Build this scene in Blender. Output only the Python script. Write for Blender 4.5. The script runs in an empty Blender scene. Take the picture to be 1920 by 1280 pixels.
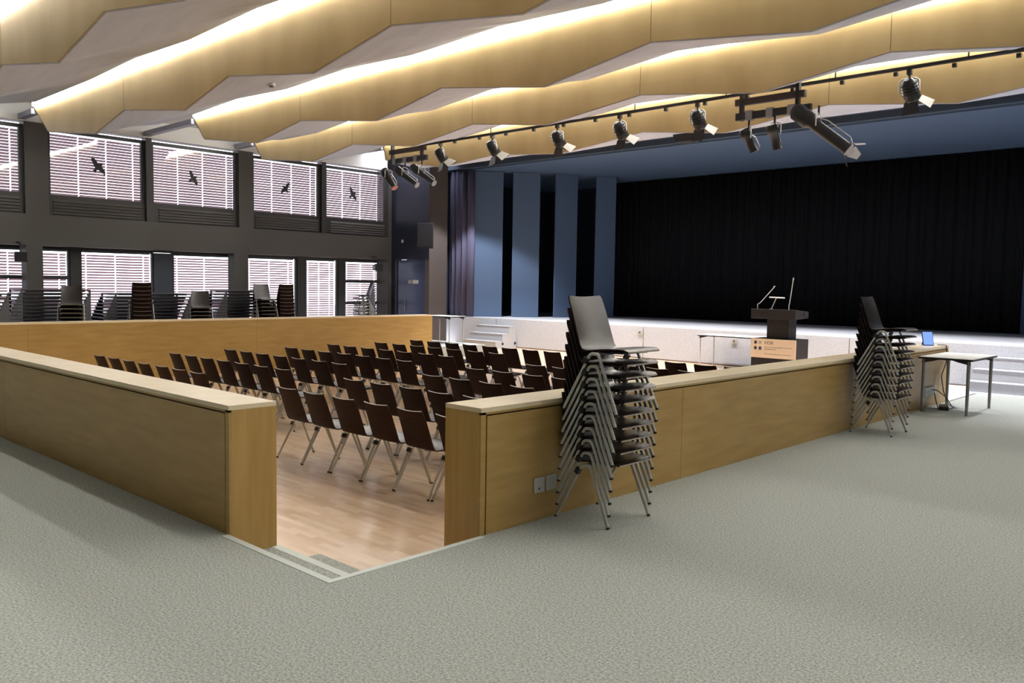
import bpy, bmesh, math, random
from mathutils import Vector, Matrix
random.seed(7)
C = bpy.context.scene
COL = C.collection
# ------------------------------------------------------------------ camera
F_PX = 1578.28
YAW, PITCH, ROLL = 0.7548, 0.0671, -0.0157
CAM = Vector((3.8575, -2.6662, 1.65))
fw = Vector((-math.sin(YAW)*math.cos(PITCH), math.cos(YAW)*math.cos(PITCH), -math.sin(PITCH)))
rt = Vector((math.cos(YAW), math.sin(YAW), 0))
dn = fw.cross(rt)
r2 = rt*math.cos(ROLL)+dn*math.sin(ROLL)
d2 = dn*math.cos(ROLL)-rt*math.sin(ROLL)
cam = bpy.data.cameras.new('camera')
cam.sensor_width = 36.0
cam.lens = 36.0*F_PX/1920.0
cam.clip_start, cam.clip_end = 0.05, 200
co = bpy.data.objects.new('camera', cam)
COL.objects.link(co)
co.matrix_world = Matrix(((r2.x, -d2.x, -fw.x, CAM.x), (r2.y, -d2.y, -fw.y, CAM.y), (r2.z, -d2.z, -fw.z, CAM.z), (0, 0, 0, 1)))
C.camera = co
# ------------------------------------------------------------------ world, exposure
w = bpy.data.worlds.new('sky'); C.world = w; w.use_nodes = True
bg = w.node_tree.nodes['Background']
bg.inputs[0].default_value = (0.90, 0.90, 1.0, 1); bg.inputs[1].default_value = 3.0
C.view_settings.view_transform = 'Standard'; C.view_settings.look = 'None'
C.view_settings.gamma = 1.0; C.view_settings.use_curve_mapping = False
C.view_settings.exposure = 0.9
C.cycles.use_denoising = True
C.cycles.max_bounces = 8; C.cycles.diffuse_bounces = 5; C.cycles.glossy_bounces = 3
C.cycles.transparent_max_bounces = 16
C.cycles.sample_clamp_indirect = 6.0
C.cycles.caustics_reflective = False; C.cycles.caustics_refractive = False
STRIP = 12.0          # emission of the long ceiling luminaires
SPOT_W = 60.0         # watts of each small downlight under the last baffle
APRON_W = 720.0       # watts of each recessed downlight in the apron ceiling

# ------------------------------------------------------------------ materials
def mat(name, col, rough=0.5, metal=0.0, spec=0.5, emit=None, estr=0.0):
    m = bpy.data.materials.new(name); m.use_nodes = True
    b = m.node_tree.nodes['Principled BSDF']
    b.inputs['Base Color'].default_value = (*col, 1); b.inputs['Roughness'].default_value = rough
    b.inputs['Metallic'].default_value = metal; b.inputs['Specular IOR Level'].default_value = spec
    if emit:
        b.inputs['Emission Color'].default_value = (*emit, 1); b.inputs['Emission Strength'].default_value = estr
    return m
def noisy(name, c1, c2, scale=(1, 1, 1), nscale=5, detail=3, rough=0.5, spec=0.5, lo=0.35, hi=0.65, bump=0.0, metal=0.0, nrough=0.5):
    m = mat(name, c1, rough, metal, spec); nt = m.node_tree; b = nt.nodes['Principled BSDF']
    tc = nt.nodes.new('ShaderNodeTexCoord'); mp = nt.nodes.new('ShaderNodeMapping'); mp.inputs['Scale'].default_value = scale
    n = nt.nodes.new('ShaderNodeTexNoise'); n.inputs['Scale'].default_value = nscale; n.inputs['Detail'].default_value = detail; n.inputs['Roughness'].default_value = nrough
    r = nt.nodes.new('ShaderNodeValToRGB')
    r.color_ramp.elements[0].position = lo; r.color_ramp.elements[1].position = hi
    r.color_ramp.elements[0].color = (*c1, 1); r.color_ramp.elements[1].color = (*c2, 1)
    nt.links.new(tc.outputs['Object'], mp.inputs[0]); nt.links.new(mp.outputs[0], n.inputs['Vector'])
    nt.links.new(n.outputs['Fac'], r.inputs[0]); nt.links.new(r.outputs[0], b.inputs['Base Color'])
    if bump:
        bp = nt.nodes.new('ShaderNodeBump'); bp.inputs['Strength'].default_value = bump; bp.inputs['Distance'].default_value = 0.004
        nt.links.new(n.outputs['Fac'], bp.inputs['Height']); nt.links.new(bp.outputs[0], b.inputs['Normal'])
    return m
M = {}
M['carpet'] = noisy('carpet', (0.185, 0.20, 0.178), (0.62, 0.645, 0.585), nscale=78, detail=6, rough=0.95, spec=0.1, lo=0.37, hi=0.63, nrough=0.82)
M['felt'] = noisy('light_grey_felt', (0.40, 0.405, 0.415), (0.52, 0.525, 0.535), nscale=60, detail=4, rough=0.95, spec=0.1)
M['nosing'] = mat('pale_nosing', (0.62, 0.66, 0.60), 0.5)
M['wood'] = noisy('beech_horizontal', (0.42, 0.265, 0.08), (0.49, 0.32, 0.11), scale=(1.2, 1.2, 9), nscale=1.6, detail=5, rough=0.36, spec=0.4)
M['wood_v'] = noisy('beech_vertical', (0.47, 0.29, 0.085), (0.55, 0.35, 0.12), scale=(9, 9, 0.8), nscale=1.6, detail=5, rough=0.36, spec=0.4)
M['wood_top_lit'] = noisy('lit_beech_top', (0.80, 0.67, 0.45), (0.86, 0.73, 0.51), scale=(2, 2, 2), nscale=2.5, detail=5, rough=0.34, spec=0.3)  # lighter than the faces: reflected window and lamp light put into the colour
M['groove'] = mat('dark_groove', (0.10, 0.06, 0.02), 0.7)
M['baffle'] = noisy('beech_baffle', (0.47, 0.335, 0.145), (0.55, 0.40, 0.185), scale=(1.2, 1.2, 0.5), nscale=1.3, detail=5, rough=0.42, spec=0.35)
M['soffit'] = noisy('daylight_tinted_soffit', (0.58, 0.62, 0.74), (0.64, 0.68, 0.80), scale=(0.6, 4, 4), nscale=1.2, rough=0.6)  # blue tint puts daylight into the colour of a white-grey soffit
M['white'] = mat('white_paint', (0.78, 0.78, 0.76), 0.6)
M['grey_wall'] = mat('grey_wall', (0.13, 0.12, 0.11), 0.7)
M['taupe'] = mat('taupe_wall', (0.105, 0.098, 0.088), 0.6)
M['frame'] = mat('dark_window_frame', (0.055, 0.054, 0.052), 0.45)
M['brown_wall'] = mat('brown_wall', (0.085, 0.07, 0.062), 0.6)
M['navy_gloss'] = mat('dark_blue_gloss', (0.065, 0.085, 0.18), 0.24, spec=0.7)
M['navy'] = mat('stage_blue', (0.078, 0.125, 0.21), 0.75)
M['navy_wall'] = mat('dark_end_wall', (0.026, 0.029, 0.05), 0.35)
M['black_wall'] = mat('black_stage_wall', (0.020, 0.030, 0.045), 0.8, spec=0.1)
M['navy_dark'] = mat('dark_stage_blue', (0.05, 0.075, 0.115), 0.8)
M['black_cloth'] = noisy('black_curtain_cloth', (0.010, 0.011, 0.013), (0.016, 0.017, 0.019), scale=(30, 30, 1), nscale=2, rough=0.95, spec=0.1)
M['purple_cloth'] = mat('purple_grey_cloth', (0.12, 0.115, 0.18), 0.9, spec=0.1)
M['shell'] = noisy('dark_brown_shell', (0.014, 0.0075, 0.006), (0.020, 0.011, 0.009), scale=(2, 2, 12), nscale=3, rough=0.34, spec=0.7)
for _k, _v in (('Coat Weight', 0.5), ('Coat Roughness', 0.26), ('Coat IOR', 1.55)): M['shell'].node_tree.nodes['Principled BSDF'].inputs[_k].default_value = _v
M['shell_rear'] = noisy('dark_brown_shell_rear', (0.025, 0.012, 0.010), (0.035, 0.0175, 0.014), scale=(2, 2, 12), nscale=3, rough=0.55, spec=0.12)
M['shell_edge'] = mat('lit_plywood_edge', (0.50, 0.43, 0.36), 0.4)  # pale plywood, lightened further for light caught on top and front edges
M['chrome'] = mat('satin_chrome', (0.52, 0.52, 0.49), 0.38, metal=0.35)
M['black'] = mat('black_plastic', (0.012, 0.012, 0.013), 0.45)
M['black_metal'] = mat('black_metal', (0.022, 0.022, 0.022), 0.4, spec=0.5)
M['brown_metal'] = mat('brown_steel', (0.07, 0.045, 0.035), 0.5)
M['steel'] = mat('grey_steel', (0.30, 0.30, 0.29), 0.35, metal=0.7)
M['silver'] = mat('bright_silver', (0.75, 0.75, 0.72), 0.3, metal=0.6)
M['table_white'] = mat('white_laminate', (0.80, 0.79, 0.72), 0.6, spec=0.2)
M['table_dark'] = mat('dark_table_top', (0.06, 0.06, 0.065), 0.4)
M['grey_leg'] = mat('grey_leg', (0.15, 0.15, 0.16), 0.45)
M['lectern'] = mat('anthracite_lectern', (0.018, 0.016, 0.016), 0.55, spec=0.3)
M['sign_panel'] = noisy('birch_sign_panel', (0.66, 0.54, 0.40), (0.70, 0.58, 0.44), scale=(1, 1, 6), nscale=2, rough=0.45)
M['ink'] = mat('dark_print', (0.06, 0.05, 0.05), 0.6)
M['ink_soft'] = mat('soft_print', (0.22, 0.17, 0.13), 0.6)
M['ink_blue'] = mat('blue_print', (0.02, 0.035, 0.12), 0.6)
M['ink_green'] = mat('grey_green_print', (0.36, 0.36, 0.25), 0.6)
M['plate'] = mat('pale_plastic', (0.50, 0.48, 0.43), 0.4)
M['blind'] = mat('brown_lilac_slat', (0.46, 0.34, 0.37), 0.5)
M['blind_low'] = mat('pinkish_slat', (0.52, 0.37, 0.395), 0.5)
M['cord'] = mat('blind_cord', (0.5, 0.45, 0.5), 0.7)
M['screen'] = mat('blue_screen', (0.02, 0.03, 0.1), 0.2, emit=(0.18, 0.32, 0.95), estr=0.75)
M['strip'] = mat('lit_diffuser', (0.9, 0.9, 0.9), 0.5, emit=(1.0, 0.98, 0.94), estr=STRIP)
M['lamp_disc'] = mat('lit_lamp_disc', (0.9, 0.9, 0.9), 0.5, emit=(1.0, 0.95, 0.85), estr=14)
M['led_red'] = mat('red_indicator', (0.4, 0.02, 0.03), 0.4, emit=(1.0, 0.05, 0.08), estr=1.2)
M['sticker'] = mat('black_film', (0.03, 0.03, 0.03), 0.6)
M['bearer'] = mat('pale_lilac_steel', (0.36, 0.36, 0.44), 0.5)
M['ground'] = mat('terrace', (0.42, 0.38, 0.38), 0.9)
# parquet: small blocks of mixed tone
def parquet():
    m = mat('parquet', (0.4, 0.25, 0.13), 0.3, spec=0.4); nt = m.node_tree; b = nt.nodes['Principled BSDF']
    b.inputs['Coat Weight'].default_value = 0.5; b.inputs['Coat Roughness'].default_value = 0.16
    tc = nt.nodes.new('ShaderNodeTexCoord'); br = nt.nodes.new('ShaderNodeTexBrick')
    br.inputs['Scale'].default_value = 1.0; br.inputs['Brick Width'].default_value = 0.34; br.inputs['Row Height'].default_value = 0.055
    br.inputs['Mortar Size'].default_value = 0.0; br.inputs['Bias'].default_value = 0.0
    br.inputs['Color1'].default_value = (0.66, 0.45, 0.275, 1); br.inputs['Color2'].default_value = (0.82, 0.63, 0.44, 1)
    br.inputs['Mortar'].default_value = (0.4, 0.25, 0.13, 1)
    n = nt.nodes.new('ShaderNodeTexNoise'); n.inputs['Scale'].default_value = 2.0; n.inputs['Detail'].default_value = 4
    mx = nt.nodes.new('ShaderNodeMix'); mx.data_type = 'RGBA'; mx.blend_type = 'MULTIPLY'; mx.inputs['Factor'].default_value = 0.22
    rp = nt.nodes.new('ShaderNodeValToRGB'); rp.color_ramp.elements[0].color = (0.6, 0.5, 0.45, 1); rp.color_ramp.elements[1].color = (1.1, 1.1, 1.1, 1)
    L = nt.links.new
    L(tc.outputs['Object'], br.inputs['Vector']); L(tc.outputs['Object'], n.inputs['Vector']); L(n.outputs['Fac'], rp.inputs[0])
    L(br.outputs['Color'], mx.inputs['A']); L(rp.outputs[0], mx.inputs['B']); L(mx.outputs['Result'], b.inputs['Base Color'])
    return m
M['parquet'] = parquet()
def glass():
    m = bpy.data.materials.new('window_glass'); m.use_nodes = True; nt = m.node_tree; nt.nodes.clear()
    o = nt.nodes.new('ShaderNodeOutputMaterial'); t = nt.nodes.new('ShaderNodeBsdfTransparent'); g = nt.nodes.new('ShaderNodeBsdfGlossy')
    g.inputs['Roughness'].default_value = 0.02; g.inputs['Color'].default_value = (1, 1, 1, 1); t.inputs['Color'].default_value = (0.95, 0.96, 0.97, 1)
    f = nt.nodes.new('ShaderNodeFresnel'); f.inputs['IOR'].default_value = 1.55; x = nt.nodes.new('ShaderNodeMixShader')
    nt.links.new(f.outputs[0], x.inputs[0]); nt.links.new(t.outputs[0], x.inputs[1]); nt.links.new(g.outputs[0], x.inputs[2]); nt.links.new(x.outputs[0], o.inputs[0])
    return m
M['glass'] = glass()

# ------------------------------------------------------------------ mesh helpers
class MB:
    def __init__(s): s.v = []; s.f = []; s.m = []; s.sm = []
    def add(s, vs, fs, mi=0, smooth=False):
        o = len(s.v); s.v += [tuple(v) for v in vs]
        for f in fs: s.f.append([i+o for i in f]); s.m.append(mi); s.sm.append(smooth)
        return s
    def box(s, x0, x1, y0, y1, z0, z1, mi=0):
        return s.add([(x0, y0, z0), (x1, y0, z0), (x1, y1, z0), (x0, y1, z0), (x0, y0, z1), (x1, y0, z1), (x1, y1, z1), (x0, y1, z1)],
                     [(0, 3, 2, 1), (4, 5, 6, 7), (0, 1, 5, 4), (1, 2, 6, 5), (2, 3, 7, 6), (3, 0, 4, 7)], mi)
    def obox(s, c, size, R, mi=0):
        hx, hy, hz = [q/2 for q in size]; c = Vector(c)
        vs = [c+R @ Vector(p) for p in [(-hx, -hy, -hz), (hx, -hy, -hz), (hx, hy, -hz), (-hx, hy, -hz), (-hx, -hy, hz), (hx, -hy, hz), (hx, hy, hz), (-hx, hy, hz)]]
        return s.add(vs, [(0, 3, 2, 1), (4, 5, 6, 7), (0, 1, 5, 4), (1, 2, 6, 5), (2, 3, 7, 6), (3, 0, 4, 7)], mi)
    def tube(s, pts, r, n=8, mi=0, cap=True):
        pts = [Vector(p) for p in pts]; rs = r if isinstance(r, (list, tuple)) else [r]*len(pts)
        rings = []
        t0 = (pts[1]-pts[0]).normalized(); up = Vector((0, 0, 1)) if abs(t0.z) < 0.9 else Vector((1, 0, 0))
        nrm = t0.cross(up).normalized()
        for i, p in enumerate(pts):
            if i == 0: t = t0
            elif i == len(pts)-1: t = (pts[-1]-pts[-2]).normalized()
            else: t = ((pts[i]-pts[i-1]).normalized()+(pts[i+1]-pts[i]).normalized()).normalized()
            nrm = (nrm-t*nrm.dot(t)).normalized(); b = t.cross(nrm)
            rings.append([p+(nrm*math.cos(2*math.pi*k/n)+b*math.sin(2*math.pi*k/n))*rs[i] for k in range(n)])
        vs = [v for rg in rings for v in rg]; fs = []
        for i in range(len(rings)-1):
            for k in range(n):
                a, b2 = i*n+k, i*n+(k+1) % n
                fs.append((a, b2, b2+n, a+n))
        s.add(vs, fs, mi, True)
        if cap:
            s.add(rings[0], [tuple(range(n-1, -1, -1))], mi); s.add(rings[-1], [tuple(range(n))], mi)
        return s
    def prism(s, poly, axis, a, b, mi=0):
        # poly: 2D list in the plane normal to axis ('x': (y,z), 'y': (x,z), 'z': (x,y))
        def P(p, t): return (t, p[0], p[1]) if axis == 'x' else ((p[0], t, p[1]) if axis == 'y' else (p[0], p[1], t))
        n = len(poly); vs = [P(p, a) for p in poly]+[P(p, b) for p in poly]
        fs = [tuple(range(n)), tuple(range(2*n-1, n-1, -1))]+[(i, i+n, (i+1) % n+n, (i+1) % n) for i in range(n)]
        return s.add(vs, fs, mi)
    def build(s, name, mats, parent=None, bevel=0.0):
        me = bpy.data.meshes.new(name); me.from_pydata(s.v, [], s.f)
        ms = mats if isinstance(mats, (list, tuple)) else [mats]
        for m in ms: me.materials.append(m)
        for i, p in enumerate(me.polygons): p.material_index = s.m[i]; p.use_smooth = s.sm[i]
        bm = bmesh.new(); bm.from_mesh(me); bmesh.ops.recalc_face_normals(bm, faces=bm.faces); bm.to_mesh(me); bm.free()
        me.update()
        o = bpy.data.objects.new(name, me); COL.objects.link(o)
        if parent: o.parent = parent
        if bevel:
            b = o.modifiers.new('bevel', 'BEVEL'); b.width = bevel; b.segments = 2; b.limit_method = 'ANGLE'
        return o
def tag(o, label, cat, group=None):
    o['label'] = label; o['category'] = cat
    if group: o['group'] = group
    return o
def thing(name, label, cat, loc=(0, 0, 0), rz=0.0, group=None):
    o = bpy.data.objects.new(name, None); COL.objects.link(o); o.location = loc; o.rotation_euler = (0, 0, rz); o.empty_display_size = 0.1
    return tag(o, label, cat, group)
def struct(o): o['kind'] = 'structure'; return o
def copy_tree(o, parent=None):
    c = o.copy(); COL.objects.link(c)
    if parent: c.parent = parent
    for ch in o.children: copy_tree(ch, c)
    return c
ORD = ['first', 'second', 'third', 'fourth', 'fifth', 'sixth', 'seventh', 'eighth', 'ninth', 'tenth', 'eleventh', 'twelfth']

# ------------------------------------------------------------------ the room
D = -0.29                      # level of the sunken parquet floor
PH = 0.846                     # top of the wooden partitions
WX = -18.56                    # face of the window wall
EY = 15.2                      # end wall with the door
SY = 16.395                    # stage front
SZ = 0.584                     # stage top
XR = 12.0; YB = -12.0; CZ = 5.8
m = MB(); m.box(WX-0.9, XR, YB, 0, -0.4, 0); m.box(0, XR, 0, 12.5, -0.4, 0)
m.box(WX-0.9, -12.6, 0, 13.75, -0.4, 0); m.box(WX-0.9, -16.65, 13.75, EY, -0.4, 0)
struct(m.build('floor', M['carpet']))
m = MB(); m.box(-16.65, XR, 0, SY+0.2, -0.6, D)
struct(m.build('floor', M['parquet']))
m = MB(); m.box(-0.34, XR, 11.0, 11.6, D-0.05, D+0.004); m.box(-1.7, XR, 11.6, SY, D-0.05, D+0.004); struct(m.build('floor', M['felt']))
m = MB(); m.box(-1.14, 0, 0, 0.315, D-0.02, -0.144); struct(m.build('trim_1', M['carpet']))
m = MB(); m.box(-1.16, 0, 0.40, 0.70, D-0.01, D+0.006); struct(m.build('trim_2', M['carpet']))
m = MB(); m.box(-1.14, 0.0, 0.305, 0.365, D-0.02, -0.142); m.box(-1.16, 0.045, -0.048, 0.0, -0.01, 0.003); m.box(0.0, 0.045, 0.0, 1.16, -0.01, 0.003)
struct(m.build('trim_3', M['nosing']))
m = MB(); m.box(0.0, 0.035, 11.05, 12.48, -0.01, 0.003); struct(m.build('trim_4', M['steel']))
m = MB(); m.box(WX-1.2, XR+0.2, YB-0.2, 14.0, CZ, CZ+0.2); struct(m.build('ceiling', M['white']))
m = MB(); m.box(WX-0.6, XR+0.2, YB-0.2, YB, -0.4, CZ); struct(m.build('wall_back', M['grey_wall']))
for zz0, zz1 in ((-0.6, 1.7), (2.5, CZ)):
    m = MB(); m.box(XR, XR+0.2, YB-0.2, SY+6.8, zz0, zz1); struct(m.build('wall_right', M['grey_wall']))
for ya, yb in ((YB-0.2, 0.0), (3.4, 4.0), (7.4, SY+6.8)):
    m = MB(); m.box(XR, XR+0.2, ya, yb, 1.7, 2.5); struct(m.build('wall_right', M['grey_wall']))
# window wall: columns, spandrel beam, lintel
BAYS = [(-0.92, 4.11), (4.63, 9.66), (10.11, 15.06)]
XU = WX-0.12; XL = WX-0.62       # upper glass line, lower glass line
m = MB()
m.box(WX-0.75, WX, -0.92, 15.06, 2.43, 3.17); struct(m.build('wall_left', M['taupe']))         # spandrel
m = MB(); m.box(WX-0.7, WX, YB, -0.92, -0.4, CZ); struct(m.build('wall_left', M['taupe']))
m = MB(); m.box(WX-0.62, WX, 15.06, EY+0.2, 0, CZ); struct(m.build('wall_left', M['taupe']))
for a, b in ((4.11, 4.63), (9.66, 10.11)):
    m = MB(); m.box(WX-0.35, WX, a, b, 3.17, 5.36); struct(m.build('wall_left', M['taupe']))
for a, b in ((4.10, 4.47), (9.50, 9.94)):
    m = MB(); m.box(WX-0.37, WX, a, b, 0, 2.43); struct(m.build('wall_left', M['taupe']))
m = MB(); m.box(WX-0.4, WX, -0.92, 15.06, 5.36, CZ); struct(m.build('wall_left_top', M['white']))
# outside ground
m = MB(); m.box(-60, WX-0.62, -30, 40, -0.6, -0.35); struct(m.build('floor_terrace', M['ground']))
# end wall beside the stage
m = MB()
m.box(WX-0.6, -18.27, EY, EY+0.2, 0, CZ); m.box(-18.27, -16.655, EY, EY+0.2, 2.43, CZ)
struct(m.build('wall_end', M['navy_wall']))
m = MB(); m.box(-16.85, -16.65, EY+0.004, 15.98, D, CZ)
struct(m.build('wall_return', M['brown_wall']))

# windows
wn = [0]
def blind(y0, y1, z0, z1, x, cords, pitch, label, group, ang=-42, mt='blind'):
    t = thing('venetian_blind', label, 'blind', (x, (y0+y1)/2, z0), 0, group)
    yc = (y0+y1)/2
    m = MB(); n = int((z1-z0)/pitch); R = Matrix.Rotation(math.radians(ang), 3, 'Y')
    cuts = [y0]+[c for cc in cords for c in (cc-0.014, cc+0.014)]+[y1]
    for k in range(n):
        z = 0.03+k*pitch
        for i in range(0, len(cuts), 2):
            a, b = cuts[i]-yc, cuts[i+1]-yc
            if b-a > 0.01: m.obox((0, (a+b)/2, z), (0.078, b-a, 0.003), R)
    m.build('slats', M[mt], t)
    m = MB()
    for c in cords:
        m.box(-0.003, 0.003, c-yc-0.003, c-yc+0.003, 0, z1-z0)
    m.build('cords', M['cord'], t)
    m = MB(); m.box(-0.05, 0.05, y0-yc, y1-yc, z1-z0, z1-z0+0.06); m.build('head_box', M['frame'], t)
    return t
def window(y0, y1, z0, z1, x, fr=0.07, trans=(), depth=0.09):
    wn[0] += 1
    m = MB(); m.box(x-depth, x, y0, y0+fr, z0, z1); m.box(x-depth, x, y1-fr, y1, z0, z1)
    m.box(x-depth, x, y0+fr, y1-fr, z1-fr, z1); m.box(x-depth, x, y0+fr, y1-fr, z0, z0+fr)
    for tz in trans: m.box(x-depth, x, y0+fr, y1-fr, tz-0.045, tz+0.045)
    o = struct(m.build('window_%d' % wn[0], M['frame']))
    g = MB(); g.box(x-0.05, x-0.044, y0+fr, y1-fr, z0+fr, z1-fr); g.build('pane', M['glass'], o)
    return o
names_up = []
# upper windows (two to a bay, a mullion between)
uw = []
for a, b in BAYS:
    mid = (a+b)/2+0.22 if a > 0 else 1.6
    mid = {4.63: 7.09, 10.11: 12.54}.get(a, mid)
    uw += [(a, mid-0.08), (mid+0.08, b)]
    m = MB(); m.box(XU-0.14, WX-0.01, mid-0.08, mid+0.08, 3.17, 5.36); struct(m.build('trim_mullion', M['frame']))
up_lab = {2: 'second', 3: 'third', 4: 'fourth', 5: 'fifth', 1: 'first'}
for i, (a, b) in enumerate(uw):
    window(a, b, 3.60, 5.30, XU, 0.085)
    c0 = a+0.085; c1 = b-0.085
    cs = [c0+0.04+(c1-c0-0.17)*k/3 for k in range(4)]
    lab = ['brown-lilac slatted blind outside an upper window beyond the left picture edge',
           'brown-lilac slatted blind in the upper window cut by the left picture edge',
           'brown-lilac slatted blind in upper window with the large diving bird sticker',
           'brown-lilac slatted blind behind the thin diving bird, left of the second pillar',
           'brown-lilac slatted blind in upper window with the bird sticker flying up right',
           'brown-lilac slatted blind in the upper window nearest the dark end wall'][i]
    blind(a+0.02, b-0.02, 3.62, 5.24, XU-0.22, cs, 0.072, lab, 'upper window blinds')
    # panel with ventilation louvres below
    t = thing('louvre_panel', ['dark louvred panel below an upper window beyond the left edge', 'dark louvred panel below the upper window cut by the left edge',
        'dark louvred panel below the upper window with the large bird', 'dark louvred panel right of the first mullion, below the thin bird window',
        'dark louvred panel below the upper window after the second pillar', 'dark louvred panel below the upper window nearest the end wall'][i], 'vent panel', (XU+0.02, a, 3.17), 0, 'louvre panels under the upper windows')
    q = MB(); q.box(-0.1, 0, 0, b-a, 0, 0.43); q.build('backing_panel', M['frame'], t)
    q = MB()
    y0, y1 = (0.12, b-a-0.08) if i % 2 == 0 else (0.2, b-a-0.1)
    for k in range(5): q.prism([(0.0, 0.03+k*0.075), (0.035, 0.045+k*0.075), (0.0, 0.10+k*0.075)], 'y', y0, y1)
    q.build('louvres', M['taupe'], t)
# lower windows behind the columns: the posts stand on their own line
S = (CAM.x-XL)/(CAM.x-WX)
def ly(y): return (y-CAM.y)*S+CAM.y
lw = [(-0.9, 2.2, ()), (2.4, 5.08, (1.66,)), (5.31, 7.17, ()), (7.68, 9.66, ()), (9.85, 11.56, ()), (11.85, 13.05, ()), (13.30, 14.81, (1.68, 0.98))]
llab = ['brown-lilac slatted blind of a lower window beyond the left picture edge', 'pinkish slatted blind behind the lower window with a dark crossbar, at left picture edge',
        'pinkish slatted blind of the lower window left of the wide blue-grey post', 'overexposed slatted blind of the lower window right of the wide blue-grey post',
        'pinkish slatted blind of the lower window just right of the second pillar', 'very bright slatted blind in the narrow lower window with no crossbar',
        'orange-white slatted blind behind the crossbarred lower window next to the end wall']
for i, (a, b, tr) in enumerate(lw):
    a2, b2 = ly(a), ly(b)
    window(a2, b2, 0.02, 2.40, XL, 0.05, [1.65+(z-1.65)*S for z in tr])
    n = 3; cs = [a2+0.22+(b2-a2-0.42)*k/(n-1) for k in range(n)]
    blind(a2+0.03, b2-0.03, 0.05, 2.32, XL-0.2, cs, 0.072, llab[i], 'lower window blinds', -35, 'blind_low')
m = MB()
posts = [2.2, 2.4, 5.08, 5.31, 7.17, 7.68, 9.66, 9.85, 11.56, 11.85, 13.05, 13.30, 14.81, 15.4]
for k in range(0, len(posts), 2):
    if k != 4: m.box(XL-0.13, XL+0.03, ly(posts[k]), ly(posts[k+1]), 0, 2.43)
q = MB(); q.box(XL-0.13, XL+0.03, ly(7.17), ly(7.68), 0, 2.37); struct(q.build('wall_left_post', mat('lit_blue_grey_post', (0.085, 0.10, 0.135), 0.4)))  # bluish light on the wide post is put into its colour
m.box(XL-0.13, XL+0.02, ly(-0.92), ly(14.81), 2.38, 2.50)
struct(m.build('wall_left_posts', M['frame']))
for ya, yb in ((0.0, 3.4), (4.0, 7.4)):  # unseen window bays, added to let daylight in from the right
    wn[0] += 1
    m = MB(); m.box(XR+0.05, XR+0.12, ya, ya+0.07, 1.7, 2.5); m.box(XR+0.05, XR+0.12, yb-0.07, yb, 1.7, 2.5); m.box(XR+0.05, XR+0.12, ya, yb, 1.7, 1.77); m.box(XR+0.05, XR+0.12, ya, yb, 2.43, 2.5); m.box(XR+0.05, XR+0.12, (ya+yb)/2-0.04, (ya+yb)/2+0.04, 1.77, 2.43)
    o = struct(m.build('window_%d' % wn[0], M['frame']))
    g = MB(); g.box(XR+0.08, XR+0.086, ya+0.07, yb-0.07, 1.77, 2.43); g.build('pane', M['glass'], o)
# bird silhouettes on the panes
def bird(y, z, rot, span, flip, label):
    P = [(-.50, .14), (-.44, .20), (-.34, .23), (-.22, .20), (-.10, .16), (-.05, .19), (-.01, .29), (.05, .31), (.10, .26), (.11, .16), (.20, .15), (.33, .13), (.44, .04), (.52, -.10), (.40, -.05), (.28, -.08), (.16, -.08), (.10, -.08), (.07, -.18), (.12, -.30), (.03, -.27), (-.06, -.33), (-.05, -.18), (-.09, -.08), (-.20, -.05), (-.30, .01), (-.41, .04)]
    m = MB(); c, s = math.cos(rot), math.sin(rot); pts = []
    for px, py in P:
        px *= flip
        pts.append((span*(px*c-py*s), span*(px*s+py*c)))
    m.prism(pts, 'x', 0, 0.002)
    o = m.build('bird_sticker', M['sticker']); o.location = (XU-0.0435, y, z); tag(o, label, 'window sticker', 'bird stickers on the upper windows')
bird(5.84, 4.47, math.radians(-40), 0.52, 1, 'large black bird sticker diving right on the second upper window from left')
bird(8.36, 4.44, math.radians(-52), 0.46, 1, 'thin black bird sticker diving right on the upper window left of the second pillar')
bird(11.28, 4.43, math.radians(40), 0.44, -1, 'black bird sticker flying up to the right, on the window after the second pillar')
bird(13.72, 4.47, math.radians(-50), 0.48, 1, 'small black bird sticker on the upper window nearest the end wall')

# door and end wall fittings
m = MB(); m.box(-18.25, -16.86, EY+0.03, EY+0.09, 0.01, 2.42); dr = struct(m.build('door_1', M['navy_gloss']))
q = MB(); q.tube([(-17.86, EY+0.02, 0.97), (-17.86, EY-0.04, 0.97), (-17.99, EY-0.04, 0.97)], 0.011); q.box(-17.88, -17.84, EY+0.01, EY+0.03, 0.72, 1.12); q.build('door_handle', M['steel'], dr)
m = MB(); m.box(-17.71, -17.52, EY+0.018, EY+0.029, 1.64, 1.75); tag(m.build('door_sign', M['plate']), 'pale grey square plate on the dark blue door, left of the white one', 'sign')
m = MB(); m.box(-17.48, -17.20, EY+0.018, EY+0.029, 1.64, 1.76); tag(m.build('door_sign', M['white']), 'white rectangular plate on the dark blue door', 'sign')
m = MB(); m.box(-18.02, -17.94, EY-0.02, EY-0.001, 2.98, 3.08); tag(m.build('wall_plate', M['white']), 'small white plate on dark wall above the blue door', 'wall plate')
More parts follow.
